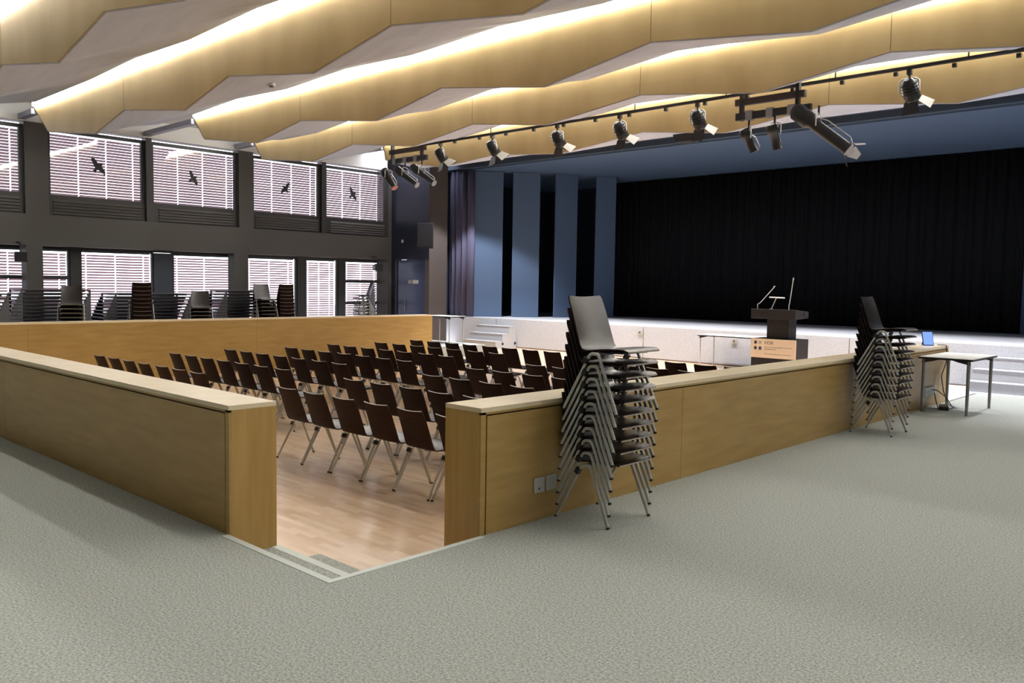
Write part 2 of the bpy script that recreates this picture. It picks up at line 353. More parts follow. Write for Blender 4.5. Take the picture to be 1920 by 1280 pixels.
# loudspeaker on the corner
t = thing('loudspeaker', 'grey wedge loudspeaker mounted high where the brown wall meets the dark end wall', 'speaker', (-16.40, 14.86, 2.76), math.radians(38))
q = MB(); q.prism([(-0.26, -0.2), (0.26, -0.2), (0.19, 0.2), (-0.19, 0.2)], 'z', 0.0, 0.78); q.build('cabinet', M['black_metal'], t, 0.01)
q = MB(); q.box(-0.24, 0.24, -0.212, -0.2, 0.03, 0.75); q.build('grille', M['black'], t)
q = MB(); q.box(-0.05, 0.05, 0.2, 0.42, 0.3, 0.5); q.build('bracket', M['black'], t)
for (x, y, z, lb) in ((-18.30, 3.90, 2.13, 'small black spot box under the spandrel beam beside the left pillar'), (-18.30, 14.42, 2.15, 'small black box lamp under the beam near the end wall corner')):
    t = thing('small_loudspeaker', lb, 'speaker', (x, y, z), math.radians(-12))
    q = MB(); q.prism([(-0.12, -0.08), (0.12, -0.12), (0.12, 0.12), (-0.12, 0.08)], 'y', -0.13, 0.13); q.build('cabinet', M['black'], t, 0.008)
    q = MB(); q.tube([(0, 0, 0.08), (-0.04, 0, 0.33), (-0.275, -0.05, 0.36)], 0.02); q.build('bracket', M['black_metal'], t)
    q = MB(); q.tube([(0.02, -0.13, 0.0), (0.02, -0.138, 0.0)], 0.035, 12); q.build('front_lens', M['steel'], t)

# ------------------------------------------------------------------ stage
m = MB(); m.box(-17.3, XR, SY, 23.0, D-0.1, SZ); struct(m.build('floor_stage', M['felt']))
m = MB()
for x in (-14.77, -9.18, -3.6): m.box(x-0.006, x+0.006, SY-0.004, SY+0.01, D+0.03, SZ-0.03)
m.box(-16.65, XR, SY-0.006, SY+0.01, D, D+0.025)
struct(m.build('trim_stage', M['groove']))
m = MB(); m.box(-18.6, XR+0.2, SY+0.15, 23.2, 5.36, 5.6); struct(m.build('ceiling_stage', M['navy']))
m = MB(); m.box(-17.3, XR, SY-0.02, SY+0.15, 5.40, CZ); struct(m.build('wall_proscenium', M['navy_dark']))
m = MB(); m.box(-16.65, XR, 13.5, SY-0.02, 5.55, 5.8); m.box(-16.65, XR, 13.5, 13.53, 4.99, 5.55); struct(m.build('ceiling_apron', M['navy_dark']))
m = MB(); m.box(-18.6, XR+0.2, 23.0, 23.2, 0, 5.6); m.box(-18.8, -18.6, SY, 23.2, 0, 5.6); m.box(-18.6, -17.3, SY-0.5, 17, 0, 5.6)
struct(m.build('wall_stage_back', M['black_wall']))
m = MB(); m.box(-18.6, -17.3, SY+0.3, 23.0, 0.3, SZ); struct(m.build('floor_stage_wing', M['felt']))
def flat(p0, p1, label, z1=5.35):
    a = Vector(p0); b = Vector(p1); d = (b-a); L = d.length
    t = thing('stage_flat', label, 'stage wing panel', (a.x, a.y, SZ), math.atan2(d.y, d.x), 'blue stage wing panels')
    q = MB(); q.box(0, L, 0, 0.06, 0.0, z1-SZ); q.build('panel', M['navy'], t)
    q = MB(); q.box(0.02, 0.06, 0.06, 0.10, 0, z1-SZ-0.02); q.box(L-0.06, L-0.02, 0.06, 0.10, 0, z1-SZ-0.02); q.build('stiffener', M['navy_dark'], t)
FL = [((-16.22, 16.68), (-15.60, 17.49)), ((-15.37, 17.72), (-14.80, 18.42)), ((-14.42, 18.80), (-14.20, 19.65)), ((-13.80, 20.16), (-13.45, 20.80))]
for k, (a, b) in enumerate(FL):
    flat(a, b, ['tall light blue wing panel at the stage left, nearest the purple curtain', 'tall blue wing panel, second from the purple curtain', 'tall blue wing panel, third from the purple curtain',
                'tall dark blue wing panel beside the left edge of the black backdrop'][k])
flat((-1.55, 22.2), (-0.9, 21.4), 'narrow blue wing panel at the right edge of the black backdrop')
def curtain(name, label, cat, x0, x1, y, z0, z1, mt, amp, wl, n, seed):
    rnd = random.Random(seed); m = MB(); vs = []; fs = []
    ph = [rnd.uniform(0, 6.28) for _ in range(3)]
    for i in range(n+1):
        x = x0+(x1-x0)*i/n
        yy = y+amp*(math.sin(2*math.pi*x/wl+ph[0])+0.5*math.sin(2*math.pi*x/(wl*0.63)+ph[1]))
        vs += [(x, yy, z0), (x, yy+amp*0.2*math.sin(5*x+ph[2]), z1)]
    for i in range(n): fs.append((2*i, 2*i+2, 2*i+3, 2*i+1))
    m.add(vs, fs, 0, True); o = m.build(name, mt)
    s = o.modifiers.new('thickness', 'SOLIDIFY'); s.thickness = 0.012
    return tag(o, label, cat)
curtain('backdrop_curtain', 'wide black pleated curtain across the back of the stage', 'curtain', -14.6, -0.4, 22.1, SZ+0.01, 5.34, M['black_cloth'], 0.025, 0.24, 560, 1)
curtain('side_curtain', 'purple-grey gathered curtain between the brown wall and the stage panels', 'curtain', -17.15, -16.0, 16.52, SZ+0.01, 5.34, M['purple_cloth'], 0.06, 0.26, 90, 2)
def stairs(name, x0, x1, yf, step, zs, label):
    t = thing(name, label, 'stairs', (x0, yf, D))
    pr = [(0, 0)]
    for i, z in enumerate(zs): pr += [(i*step, z-D), ((i+1)*step, z-D)]
    yb = len(zs)*step; pr += [(yb, 0)]
    q = MB(); q.prism(pr, 'x', 0, x1-x0); q.build('step_body', M['felt'], t)
    q = MB()
    for i, z in enumerate(zs): q.box(-0.004, x1-x0+0.004, i*step-0.012, (i+1)*step-0.012, z-D, z-D+0.014)
    q.build('tread_covers', M['felt'], t)
    q = MB()
    for yy in (0.3, 0.85): q.tube([(x1-x0-0.01, yy, 0.14), (x1-x0+0.004, yy, 0.14)], 0.045, 12)
    q.build('grip_holes', M['black'], t)
stairs('stage_steps', -15.35, -13.9, SY-3*0.30, 0.30, (-0.085, 0.135, 0.36), 'pale grey three-step stair box at the left end of the stage front')
stairs('stage_steps', -0.89, 1.5, SY-3*0.33, 0.33, (-0.10, 0.12, 0.345), 'pale grey wide stair box at the right end of the stage, behind the white table')
for x, lb in ((-9.28, 'small beige socket box high on the stage front, right of the tall chair stack'), (-6.45, 'small grey socket box on the stage front above the white table by the lectern')):
    t = thing('stage_socket', lb, 'socket', (x, SY-0.006, 0.36 if x < -9 else 0.28))
    q = MB(); q.box(-0.06, 0.06, -0.03, 0, 0, 0.12); q.build('housing', M['plate'], t)
    q = MB(); q.box(-0.035, 0.035, -0.036, -0.03, 0.03, 0.09); q.build('lid', M['steel'], t)

# ------------------------------------------------------------------ wooden partitions round the sunken floor
def rail_wall(label, length, thick, h0, loc, rz, seams, vis_end=True, panel_side=-1, plain=False):
    """length along local +x, outer face at local y = 0, body in +y"""
    t = thing('wooden_partition', label, 'partition wall', loc, rz, 'wooden partitions round the sunken floor')
    g = 0.012; e = 0.045; z1 = PH-loc[2]
    q = MB(); q.box(0.002, length, 0.02, thick, 0, z1-0.03); q.build('core', M['wood_v'], t)
    q = MB(); q.box(0.002, length, 0.016, 0.02, h0-0.02, z1-0.03); q.build('shadow_gap', M['groove'], t)
    q = MB(); q.box(0, length, 0, thick+0.0, z1-0.03, z1); q.build('top_board', M['wood_top_lit'], t)
    q = MB(); q.box(e-0.0, length, 0.0, 0.017, z1-e, z1-0.03); q.box(0, e, 0.0, 0.02, h0-0.3, z1-0.03); q.build('edge_frame', M['wood'], t)
    xs = [e+g]+list(seams)+[length]
    for a, b in zip(xs[:-1], xs[1:]):
        q = MB(); q.box(a+0.002, b-0.002, 0.002, 0.02, h0-0.0, z1-e-g); q.build('face_panel', M['wood'], t)
    return t
# left one: from the opening towards the windows (outer face y = 0)
def left_part():
    t = thing('wooden_partition', 'beech partition left of the opening, running to the left picture edge', 'partition wall', (-1.14, 0, 0), 0, 'wooden partitions round the sunken floor')
    L = 11.79; th = 0.344; e = 0.045; g = 0.012
    q = MB(); q.box(-L, 0, 0.02, th, D, PH-0.03); q.build('core', M['wood_v'], t)
    q = MB(); q.box(-L, -0.01, 0.016, 0.02, 0.0, PH-0.03); q.build('shadow_gap', M['groove'], t)
    q = MB(); q.box(-L, 0, 0, th, PH-0.03, PH); q.build('top_board', M['wood_top_lit'], t)
    q = MB(); q.box(-L, 0, 0, 0.017, PH-e, PH-0.03); q.box(-e, 0, 0, 0.02, -0.14, PH-0.03); q.build('edge_frame', M['wood'], t)
    xs = [-e-g, -4.6, -9.1, -L]
    for a, b in zip(xs[:-1], xs[1:]):
        q = MB(); q.box(b+0.002, a-0.002, 0.002, 0.02, 0.0, PH-e-g); q.build('face_panel', M['wood'], t)
def right_part():
    t = thing('wooden_partition', 'beech partition right of the opening, with two chair stacks leaning against it', 'partition wall', (0, 1.154, 0), 0, 'wooden partitions round the sunken floor')
    L = 9.85; th = 0.344; e = 0.045; g = 0.012
    q = MB(); q.box(-th, -0.02, 0, L, D, PH-0.03); q.build('core', M['wood_v'], t)
    q = MB(); q.box(-0.02, -0.016, 0.01, L, 0.0, PH-0.03); q.build('shadow_gap', M['groove'], t)
    q = MB(); q.box(-th, 0, 0, L, PH-0.03, PH); q.build('top_board', M['wood_top_lit'], t)
    q = MB(); q.box(-0.017, 0, 0, L, PH-e, PH-0.03); q.box(-0.02, 0, 0, e, -0.2, PH-0.03); q.build('edge_frame', M['wood'], t)
    ys = [e+g, 2.44, 6.2, L]
    for a, b in zip(ys[:-1], ys[1:]):
        q = MB(); q.box(-0.02, -0.002, a+0.002, b-0.002, 0.0, PH-e-g); q.build('face_panel', M['wood'], t)
def far_part():
    t = thing('wooden_partition', 'long beech partition in front of the window aisle, behind the rows of chairs', 'partition wall', (-12.59, 0.344, 0), 0, 'wooden partitions round the sunken floor')
    L = 11.45; th = 0.344
    q = MB(); q.box(-th, -0.012, 0, L, D, PH-0.03); q.build('core', M['wood_v'], t)
    q = MB(); q.box(-th, 0, 0, L, PH-0.03, PH); q.build('top_board', M['wood_top_lit'], t)
    ys = [0, 1.95, 6.43, L]
    for a, b in zip(ys[:-1], ys[1:]):
        q = MB(); q.box(-0.012, 0, a+0.002, b-0.002, D, PH-0.032); q.build('face_panel', M['wood'], t)
left_part(); right_part(); far_part()
for y, hole, lb in ((1.73, True, 'square pale socket plate with dark hole on the partition, left of its twin'), (1.86, False, 'blank square pale socket plate on the partition, half hidden by the chair stack')):
    t = thing('wall_socket', lb, 'socket', (0.0, y, 0.25), 0, 'socket plates on the partition')
    q = MB(); q.box(0, 0.012, -0.055, 0.055, -0.055, 0.055); q.build('plate', M['plate'], t, 0.003)
    if hole:
        q = MB(); q.tube([(0.011, -0.005, -0.025), (0.0135, -0.005, -0.025)], 0.009, 10); q.build('socket_hole', M['black'], t)
    else:
        q = MB(); q.box(0.012, 0.016, -0.035, 0.035, -0.035, 0.035); q.build('cover_flap', M['plate'], t)
t = thing('socket_strip', 'white socket strip on the partition below the white table', 'socket', (0.0, 10.15, 0.23))
q = MB(); q.box(0, 0.03, -0.24, 0.24, -0.06, 0.06); q.build('housing', M['white'], t, 0.004)
q = MB()
for k in range(4): q.tube([(0.029, -0.17+k*0.113, 0), (0.032, -0.17+k*0.113, 0)], 0.028, 12)
q.build('socket_holes', M['steel'], t)
q = MB(); q.tube([(0.03, 10.2, 0.25), (0.10, 10.22, 0.24), (0.2, 10.3, 0.14), (0.26, 10.35, 0.02), (0.32, 10.2, 0.012), (0.30, 10.0, 0.012), (0.2, 9.95, 0.02), (0.12, 10.1, 0.10), (0.05, 10.25, 0.2)], 0.007, 6)
tag(q.build('power_cable', M['black']), 'looped black cable from the socket strip to the floor below the table', 'cable')
q = MB(); q.tube([(-0.12, 10.86, PH+0.010), (0.008, 10.84, PH+0.012), (0.016, 10.83, PH-0.03), (0.03, 10.8, 0.6), (0.03, 10.6, 0.42), (0.10, 10.5, 0.2), (0.2, 10.42, 0.03), (0.34, 10.25, 0.01)], 0.007, 6)
tag(q.build('power_cable', M['black']), 'thin black cable hanging from the tablet down the partition face', 'cable')
t = thing('power_adapter', 'flat black power adapter on the carpet beneath the white table', 'power adapter', (0.22, 10.12, 0.0), 0.3)
q = MB(); q.box(-0.06, 0.06, -0.2, 0.2, 0.001, 0.045); q.build('case', M['black'], t, 0.006)
q = MB(); q.box(-0.02, 0.02, 0.2, 0.235, 0.012, 0.034); q.build('plug', M['steel'], t)
t = thing('tablet', 'small tablet with blue screen leaning on partition top behind the farther chair stack', 'tablet', (-0.22, 10.72, PH+0.004), math.radians(48))
R = Matrix.Rotation(math.radians(-16), 3, 'X')
q = MB(); q.obox((0, 0, 0.10), (0.165, 0.012, 0.215), R); q.build('case', M['black'], t)
q = MB(); q.obox(R @ Vector((0, -0.0075, 0))+Vector((0, 0, 0.10)), (0.148, 0.003, 0.195), R); q.build('screen', M['screen'], t)
q = MB(); q.obox((0, 0.07, 0.075), (0.05, 0.006, 0.17), Matrix.Rotation(math.radians(28), 3, 'X')); q.build('stand', M['black'], t)

# ------------------------------------------------------------------ chairs
def shell_part(prof, hw, curve, nu=8):
    """prof: list of (y, z); hw: half width per row; curve: forward/up bow at the sides per row"""
    T = 0.011; n = len(prof); top = []; bot = []
    for i, (y, z) in enumerate(prof):
        a = prof[max(i-1, 0)]; b = prof[min(i+1, n-1)]
        ty, tz = b[0]-a[0], b[1]-a[1]; l = math.hypot(ty, tz); ny, nz = -tz/l, ty/l      # normal to the profile
        if nz < 0 and abs(nz) > abs(ny): ny, nz = -ny, -nz
        if abs(ny) >= abs(nz) and ny < 0: ny, nz = -ny, -nz
        for k in range(nu+1):
            u = -1+2*k/nu
            x = hw[i]*u; c = curve[i]*u*u
            top.append((x, y+ny*c, z+nz*c)); bot.append((x, y+ny*(c-T), z+nz*(c-T)))
    m = MB(); W = nu+1; N = n*W; vs = top+bot; fs = []
    def q(i, k): return i*W+k
    for i in range(n-1):
        for k in range(nu):
            fs.append((q(i, k), q(i, k+1), q(i+1, k+1), q(i+1, k)))
    m.add(vs, fs, 0, True)
    fb = [(q(i, k), q(i+1, k), q(i+1, k+1), q(i, k+1)) for i in range(n-1) for k in range(nu)]
    m.add(bot, fb, 2, True)
    ed = []
    for k in range(nu):
        for i in (0, n-1): ed.append((q(i, k), q(i, k+1), N+q(i, k+1), N+q(i, k)))
    m.add(vs, ed, 1, False)
    m.add(vs, [(q(i, k), q(i+1, k), N+q(i+1, k), N+q(i, k)) for i in range(n-1) for k in (0, nu)], 2, False)
    return m
BP = [(-0.042, 0.795), (-0.031, 0.770), (0.001, 0.690), (0.038, 0.590), (0.071, 0.505), (0.094, 0.458), (0.118, 0.434)]
SP = [(0.118, 0.434), (0.148, 0.423), (0.20, 0.424), (0.28, 0.432), (0.36, 0.440), (0.43, 0.446), (0.475, 0.446), (0.505, 0.436)]
SEATZ = 0.424
def make_chair():
    t = thing('stacking_chair', '', 'chair')
    shell_part(BP, [0.178, 0.188, 0.192, 0.194, 0.196, 0.198, 0.198], [0.022, 0.022, 0.022, 0.020, 0.016, 0.010, 0.004]).build('backrest', [M['shell'], M['shell_edge'], M['shell_rear']], t)
    shell_part(SP, [0.198, 0.198, 0.200, 0.202, 0.204, 0.204, 0.200, 0.186], [0.004, 0.006, 0.008, 0.010, 0.008, 0.004, 0.002, 0.0]).build('seat', [M['shell'], M['shell_edge'], M['shell_rear']], t)
    for s in (-1, 1):
        x = 0.243*s; xi = 0.231*s
        q = MB(); q.tube([(x, 0.0, 0.008), (xi, 0.205, 0.382), (xi, 0.218, 0.400), (xi, 0.236, 0.408), (xi, 0.252, 0.408)], 0.0118, 8); lg = q.build('rear_leg', M['chrome'], t)
        q = MB(); q.tube([(x, -0.003, 0.0), (x, 0.002, 0.014)], 0.0128, 8); q.build('foot_glide', M['black'], lg)
        q = MB(); q.tube([(xi, 0.248, 0.408), (xi, 0.272, 0.408), (xi, 0.288, 0.400), (xi, 0.299, 0.382), (x, 0.46, 0.008)], 0.0118, 8); lg = q.build('front_leg', M['chrome'], t)
        q = MB(); q.tube([(x, 0.458, 0.014), (x, 0.463, 0.0)], 0.0128, 8); q.build('foot_glide', M['black'], lg)
        q = MB(); q.obox((0.240*s, 0.188, 0.362), (0.030, 0.036, 0.040), Matrix.Rotation(math.radians(-28), 3, 'X')); q.build('linking_block', M['black'], t)
    q = MB(); q.tube([(-0.226, 0.245, 0.408), (0.226, 0.245, 0.408)], 0.010, 8); q.tube([(-0.226, 0.276, 0.408), (0.226, 0.276, 0.408)], 0.010, 8); q.build('crossbar', M['chrome'], t)
    q = MB(); q.box(-0.15, 0.15, 0.19, 0.43, 0.412, 0.424); q.build('seat_support', M['black'], t)
    return t
proto = make_chair(); used = [False]
def chair(x, y, z, rz, label, group):
    if not used[0]: o = proto; used[0] = True
    else: o = copy_tree(proto)
    o.location = (x, y, z); o.rotation_euler = (0, 0, rz); tag(o, label, 'chair', group)
    return o
PITCH_X = 0.515
LB = [(-9.17, 7), (-8.92, 7), (-9.10, 7), (-8.90, 7), (-9.12, 7), (-9.02, 7), (-9.18, 8)]
RB = [(-4.05, 6), (-4.28, 7), (-4.04, 6), (-4.31, 7), (-4.14, 6), (-4.30, 7), (-4.14, 6)]
rowname = ['front row nearest the opening', 'second row from the opening', 'third row from the opening', 'fourth row from the opening', 'fifth row from the opening', 'sixth row from the opening', 'last row, nearest the stage']
def proj(p):
    v = Vector(p)-CAM; z = v.dot(fw)
    return 960+F_PX*v.dot(r2)/z, 640+F_PX*v.dot(d2)/z
LIMY = lambda x: 0
for r in range(7):
    y = 2.25+1.025*r
    for blk, (x0, n) in (('left', LB[r]), ('right', RB[r])):
        for i in range(n):
            x = x0+i*PITCH_X
            if blk == 'right':
                # leave out chairs the right partition hides completely
                px, py = proj((x-0.19, y, D+0.795)); a = proj((-0.344, 1.6, PH)); b = proj((-0.344, 9.0, PH))
                lim = a[1]+(b[1]-a[1])*(px-a[0])/(b[0]-a[0])
                if px > 838 and py > lim-2: continue
            lab = 'dark brown chair, %s from left in the %s block, %s' % (ORD[i], blk, rowname[r])
            chair(x+random.uniform(-.008, .008), y+random.uniform(-.012, .012), D, math.radians(random.uniform(-1.2, 1.2)), lab, 'rows of dark chairs on the sunken floor')
def stack(n, x, y, rz, where, group):
    f = Vector((-math.sin(rz), math.cos(rz)))
    for k in range(n):
        lab = '%s chair of the stack %s' % ('topmost' if k == n-1 else ORD[k]+' lowest' if k else 'lowest', where)
        chair(x+f.x*0.0055*k, y+f.y*0.0055*k, 0.0865*k, rz, lab, group)
R90 = -math.pi/2
stack(10, 0.03, 2.137, R90, 'in front by the two sockets', 'tall chair stack against the partition')
stack(10, 0.07, 7.40, R90, 'beside the white table', 'farther chair stack against the partition')
# aisle stacks behind the far partition
stack(10, -14.15, 4.98, math.radians(72), 'with brown backs left of the blue-grey post', 'chair stacks in the window aisle')
stack(10, -14.05, 8.42, math.radians(84), 'with brown backs right of the second pillar', 'chair stacks in the window aisle')
stack(9, -14.55, 3.72, math.radians(-112), 'left of the first table pile, facing the hall', 'chair stacks in the window aisle')
stack(8, -14.5, 6.44, math.radians(-112), 'between two table piles, facing the hall', 'chair stacks in the window aisle')
stack(10, -14.6, 8.02, math.radians(-98), 'tucked between pillar and brown-backed stack', 'chair stacks in the window aisle')
stack(11, -15.0, 11.75, math.radians(-200), 'at the window aisle end near the blue door', 'chair stacks in the window aisle')

# ------------------------------------------------------------------ table piles in the aisle
def make_aisle_table(L, Wd, H):
    t = thing('stacking_table', '', 'table')
    q = MB(); q.box(-Wd/2, Wd/2, 0, L, H-0.024, H); q.build('tabletop', M['table_dark'], t)
    q = MB(); q.box(-Wd/2+0.08, Wd/2-0.08, 0.1, L-0.1, H-0.05, H-0.024); q.build('underframe', M['black_metal'], t)
    for sx in (-1, 1):
        for yy in (0.0, L-0.03):
            q = MB(); q.add([(sx*Wd/2-sx*0.0, yy, 0), (sx*Wd/2-sx*0.03, yy, 0), (sx*Wd/2-sx*0.03, yy+0.03, 0), (sx*Wd/2, yy+0.03, 0),
                             (sx*Wd/2, yy, H-0.024), (sx*Wd/2-sx*0.05, yy, H-0.024), (sx*Wd/2-sx*0.05, yy+0.03, H-0.024), (sx*Wd/2, yy+0.03, H-0.024)],
                            [(0, 1, 2, 3), (4, 5, 6, 7), (0, 1, 5, 4), (1, 2, 6, 5), (2, 3, 7, 6), (3, 0, 4, 7)])
            q.build('leg', M['grey_leg'], t)
    return t
def pile(n, x, y, L, Wd, where):
    p = make_aisle_table(L, Wd, 0.74)
    for k in range(n):
        o = p if k == 0 else copy_tree(p)
        o.location = (x, y+0.033*k, 0.0+0.074*k)
        tag(o, '%s table of the dark pile %s' % ('topmost' if k == n-1 else ORD[k]+' lowest' if k else 'lowest', where), 'table', 'table piles in the window aisle')
pile(9, -14.35, 1.15, 1.0, 0.7, 'cut by the left picture edge')
pile(10, -15.4, 2.62, 1.35, 0.75, 'behind the first pillar')
pile(9, -15.4, 4.5, 1.75, 0.8, 'behind the brown-backed chairs left of the blue-grey post')
pile(10, -15.4, 7.05, 1.05, 0.8, 'left of the second pillar')

# ------------------------------------------------------------------ white tables
def white_table(label, loc, rz, L, Wd, H, legm, rl=0.022):
    t = thing('folding_table', label, 'table', loc, rz)
    q = MB(); q.box(0, L, 0, Wd, H-0.006, H); q.build('tabletop', M['table_white'], t)
    q = MB(); q.box(-0.002, L+0.002, -0.002, Wd+0.002, H-0.03, H-0.006); q.build('edge_band', M['black'], t)
    for x in (0.06, L-0.06):
        for y in (0.05, Wd-0.05):
            q = MB(); q.tube([(x, y, 0), (x, y, H-0.03)], [rl*0.8, rl], 10); q.build('leg', legm, t)
        q = MB(); s = 1 if x < L/2 else -1
        for y in (0.05, Wd-0.05): q.prism([(x-s*0.02, H-0.03), (x+s*0.2, H-0.03), (x+s*0.12, H-0.055), (x-s*0.02, H-0.085)], 'y', y-0.02, y+0.02)
        q.build('leg_bracket', M['black_metal'], t)
    return t
white_table('white-topped table with dark edge on the carpet at the right, beside the far chair stack', (0.03, 9.55, 0), 0, 0.68, 1.20, 0.762, M['steel'], 0.024)
white_table('white table with thin chrome legs left of the lectern, before the stage', (-6.95, 15.45, D), 0, 1.65, 0.75, 0.80, M['chrome'], 0.016)
white_table('white table with chrome legs at the far end of the window-side partition', (-14.35, 13.0, 0), 0, 1.1, 0.62, 0.755, M['chrome'], 0.016)

# ------------------------------------------------------------------ lectern
LX, LY = -5.0, 14.45
t = thing('lectern', 'dark lectern with a pale printed front sign and two gooseneck microphones', 'lectern', (LX, LY, D))
def lz(z): return z-D
q = MB(); q.box(0, 1.03, 0.02, 0.62, 0, lz(0.57)); q.build('base_box', M['lectern'], t, 0.006)
q = MB(); q.box(0, 1.03, 0.0, 0.02, lz(0.15), lz(0.565)); fp = q.build('front_sign', M['sign_panel'], t)
q = MB(); q.box(0.30, 0.80, 0.12, 0.5, lz(0.57), lz(1.0)); q.build('column', M['lectern'], t, 0.006)
q = MB(); q.prism([(-0.05, lz(1.0)), (0.60, lz(1.03)), (0.60, lz(1.17)), (-0.05, lz(1.215))], 'x', 0.0, 1.02); q.build('desk_tray', M['lectern'], t, 0.008)
q = MB(); q.box(0.94, 1.035, 0.35, 0.55, lz(1.08), lz(1.15)); q.build('cable_outlet', M['black'], t)
for x, dx, dz in ((0.10, 0.33, 0.36), (0.82, 0.05, 0.52)):
    q = MB()
    q.tube([(x, 0.05, lz(1.2)), (x, 0.05, lz(1.31)), (x+dx*0.15, 0.06, lz(1.34)), (x+dx, 0.10, lz(1.31)+dz)], [0.011, 0.010, 0.009, 0.009], 8)
    mic = q.build('microphone', M['silver'], t)
    q = MB(); q.tube([(x+dx, 0.10, lz(1.31)+dz), (x+dx*1.08, 0.104, lz(1.31)+dz*1.12)], [0.013, 0.015], 8); q.build('microphone_head', M['plate'], mic)
q = MB(); q.tube([(0.42, 0.05, lz(1.20)), (0.42, 0.05, lz(1.225))], 0.035, 12); q.tube([(0.42, 0.05, lz(1.21)), (0.53, 0.05, lz(1.46))], 0.010, 8)
lp = q.build('reading_lamp', M['silver'], t)
q = MB(); q.tube([(0.37, 0.05, lz(1.47)), (0.72, 0.05, lz(1.46))], 0.014, 8); q.build('lamp_bar', M['silver'], lp)
def text(s, size, x, z, mt, parent, name, width=None):
    cu = bpy.data.curves.new(name, 'FONT'); cu.body = s; cu.size = size; cu.extrude = 0.0006
    tmp = bpy.data.objects.new(name, cu); COL.objects.link(tmp)
    bpy.context.view_layer.update()
    me = bpy.data.meshes.new_from_object(tmp.evaluated_get(bpy.context.evaluated_depsgraph_get()))
    bpy.data.objects.remove(tmp)
    xs = [v.co.x for v in me.vertices]; k = (width/(max(xs)-min(xs))) if width else 1.0
    for v in me.vertices:
        X, Y, Z = v.co; v.co = (x+X*k, -0.0008-Z, z+Y)
    me.materials.clear(); me.materials.append(mt); me.update()
    o = bpy.data.objects.new(name, me); COL.objects.link(o); o.parent = parent
    return o
text('HSR', 0.105, 0.315, lz(0.445), M['ink'], fp, 'lettering', 0.205)
text('HOCHSCHULE FÜR TECHNIK', 0.04, 0.315, lz(0.372), M['ink_soft'], fp, 'lettering', 0.62)
text('RAPPERSWIL', 0.04, 0.315, lz(0.325), M['ink_soft'], fp, 'lettering', 0.27)
text('FHO Fachhochschule Ostschweiz', 0.04, 0.315, lz(0.225), M['ink_soft'], fp, 'lettering', 0.61)
for x, z, mm in ((0.075, 0.447, 'ink_blue'), (0.185, 0.447, 'ink_green'), (0.075, 0.325, 'ink_blue'), (0.185, 0.322, 'ink_blue')):
    q = MB(); q.box(x, x+0.062, -0.0015, 0.0, lz(z), lz(z+0.068)); q.build('emblem_square', M[mm], fp)

# ------------------------------------------------------------------ ceiling: wave baffles and light lines
ZT = 5.5
BF = [
 dict(y=-4.1, xe=-16.5, v=[(-16.0, 4.79), (-13.5, 4.45), (-11.5, 4.78), (-9.5, 4.45), (-7.5, 4.78), (-5.5, 4.45), (-3.5, 4.78), (-1.5, 4.45), (0.5, 4.78), (2.5, 4.45), (4.5, 4.78), (6.5, 4.45), (8.9, 4.7)]),
 dict(y=-1.4, xe=-16.5, v=[(-16.0, 4.79), (-13.0, 4.45), (-11.0, 4.78), (-9.0, 4.45), (-7.0, 4.78), (-5.0, 4.45), (-3.0, 4.78), (-1.0, 4.45), (1.0, 4.78), (3.0, 4.45), (5.0, 4.78), (7.0, 4.45), (8.9, 4.7)]),
 dict(y=1.36, xe=-16.4, v=[(-15.9, 4.9), (-12.1, 4.46), (-10.4, 4.79), (-8.11, 4.44), (-6.56, 4.77), (-4.6, 4.48), (-2.7, 4.77), (-0.7, 4.46), (1.2, 4.77), (3.2, 4.46), (5.1, 4.77), (7.0, 4.46), (8.9, 4.7)]),
 dict(y=4.03, xe=-17.56, v=[(-16.72, 4.89), (-14.05, 4.55), (-12.61, 4.84), (-10.15, 4.52), (-8.65, 4.85), (-6.31, 4.53), (-4.59, 4.84), (-2.38, 4.53), (-0.7, 4.84), (1.5, 4.53), (3.3, 4.84), (5.4, 4.53), (7.2, 4.84), (8.9, 4.6)]),
 dict(y=6.98, xe=-15.82, v=[(-15.32, 4.98), (-12.95, 4.65), (-11.22, 4.92), (-8.75, 4.62), (-6.95, 4.95), (-4.66, 4.63), (-2.75, 4.94), (-0.52, 4.66), (1.2, 4.92), (3.5, 4.65), (5.3, 4.93), (7.5, 4.65), (8.9, 4.9)]),
 dict(y=9.55, xe=-17.57, v=[(-17.15, 4.97), (-14.70, 4.70), (-13.0, 4.96), (-10.73, 4.69), (-8.86, 4.95), (-6.85, 4.70), (-4.70, 4.96), (-2.48, 4.68), (-0.53, 4.96), (1.3, 4.72), (3.3, 4.96), (5.3, 4.70), (7.3, 4.96), (8.9, 4.7)]),
 dict(y=12.25, xe=-15.27, v=[(-15.17, 5.09), (-12.82, 4.70), (-10.94, 4.84), (-8.76, 4.67), (-6.52, 4.91), (-4.59, 4.68), (-2.53, 4.95), (-0.43, 4.69), (1.4, 4.92), (3.5, 4.68), (5.5, 4.93), (7.5, 4.68), (8.9, 4.9)]),
]
FARZ = [5.32, 5.32, 5.39, 5.46, 5.345, 5.37, 5.0]
blab = ['wavy beech ceiling baffle behind the camera', 'wavy beech ceiling baffle above the camera', 'wavy beech ceiling baffle at the top left picture corner, nearest of those in view',
        'wavy beech ceiling baffle, second from the top left corner, with a small dome detector', 'wavy beech ceiling baffle with pale end, third from the top left corner',
        'wavy beech ceiling baffle in front of the row of stage spotlights', 'wavy beech ceiling baffle behind the stage spotlights, above the stage edge']
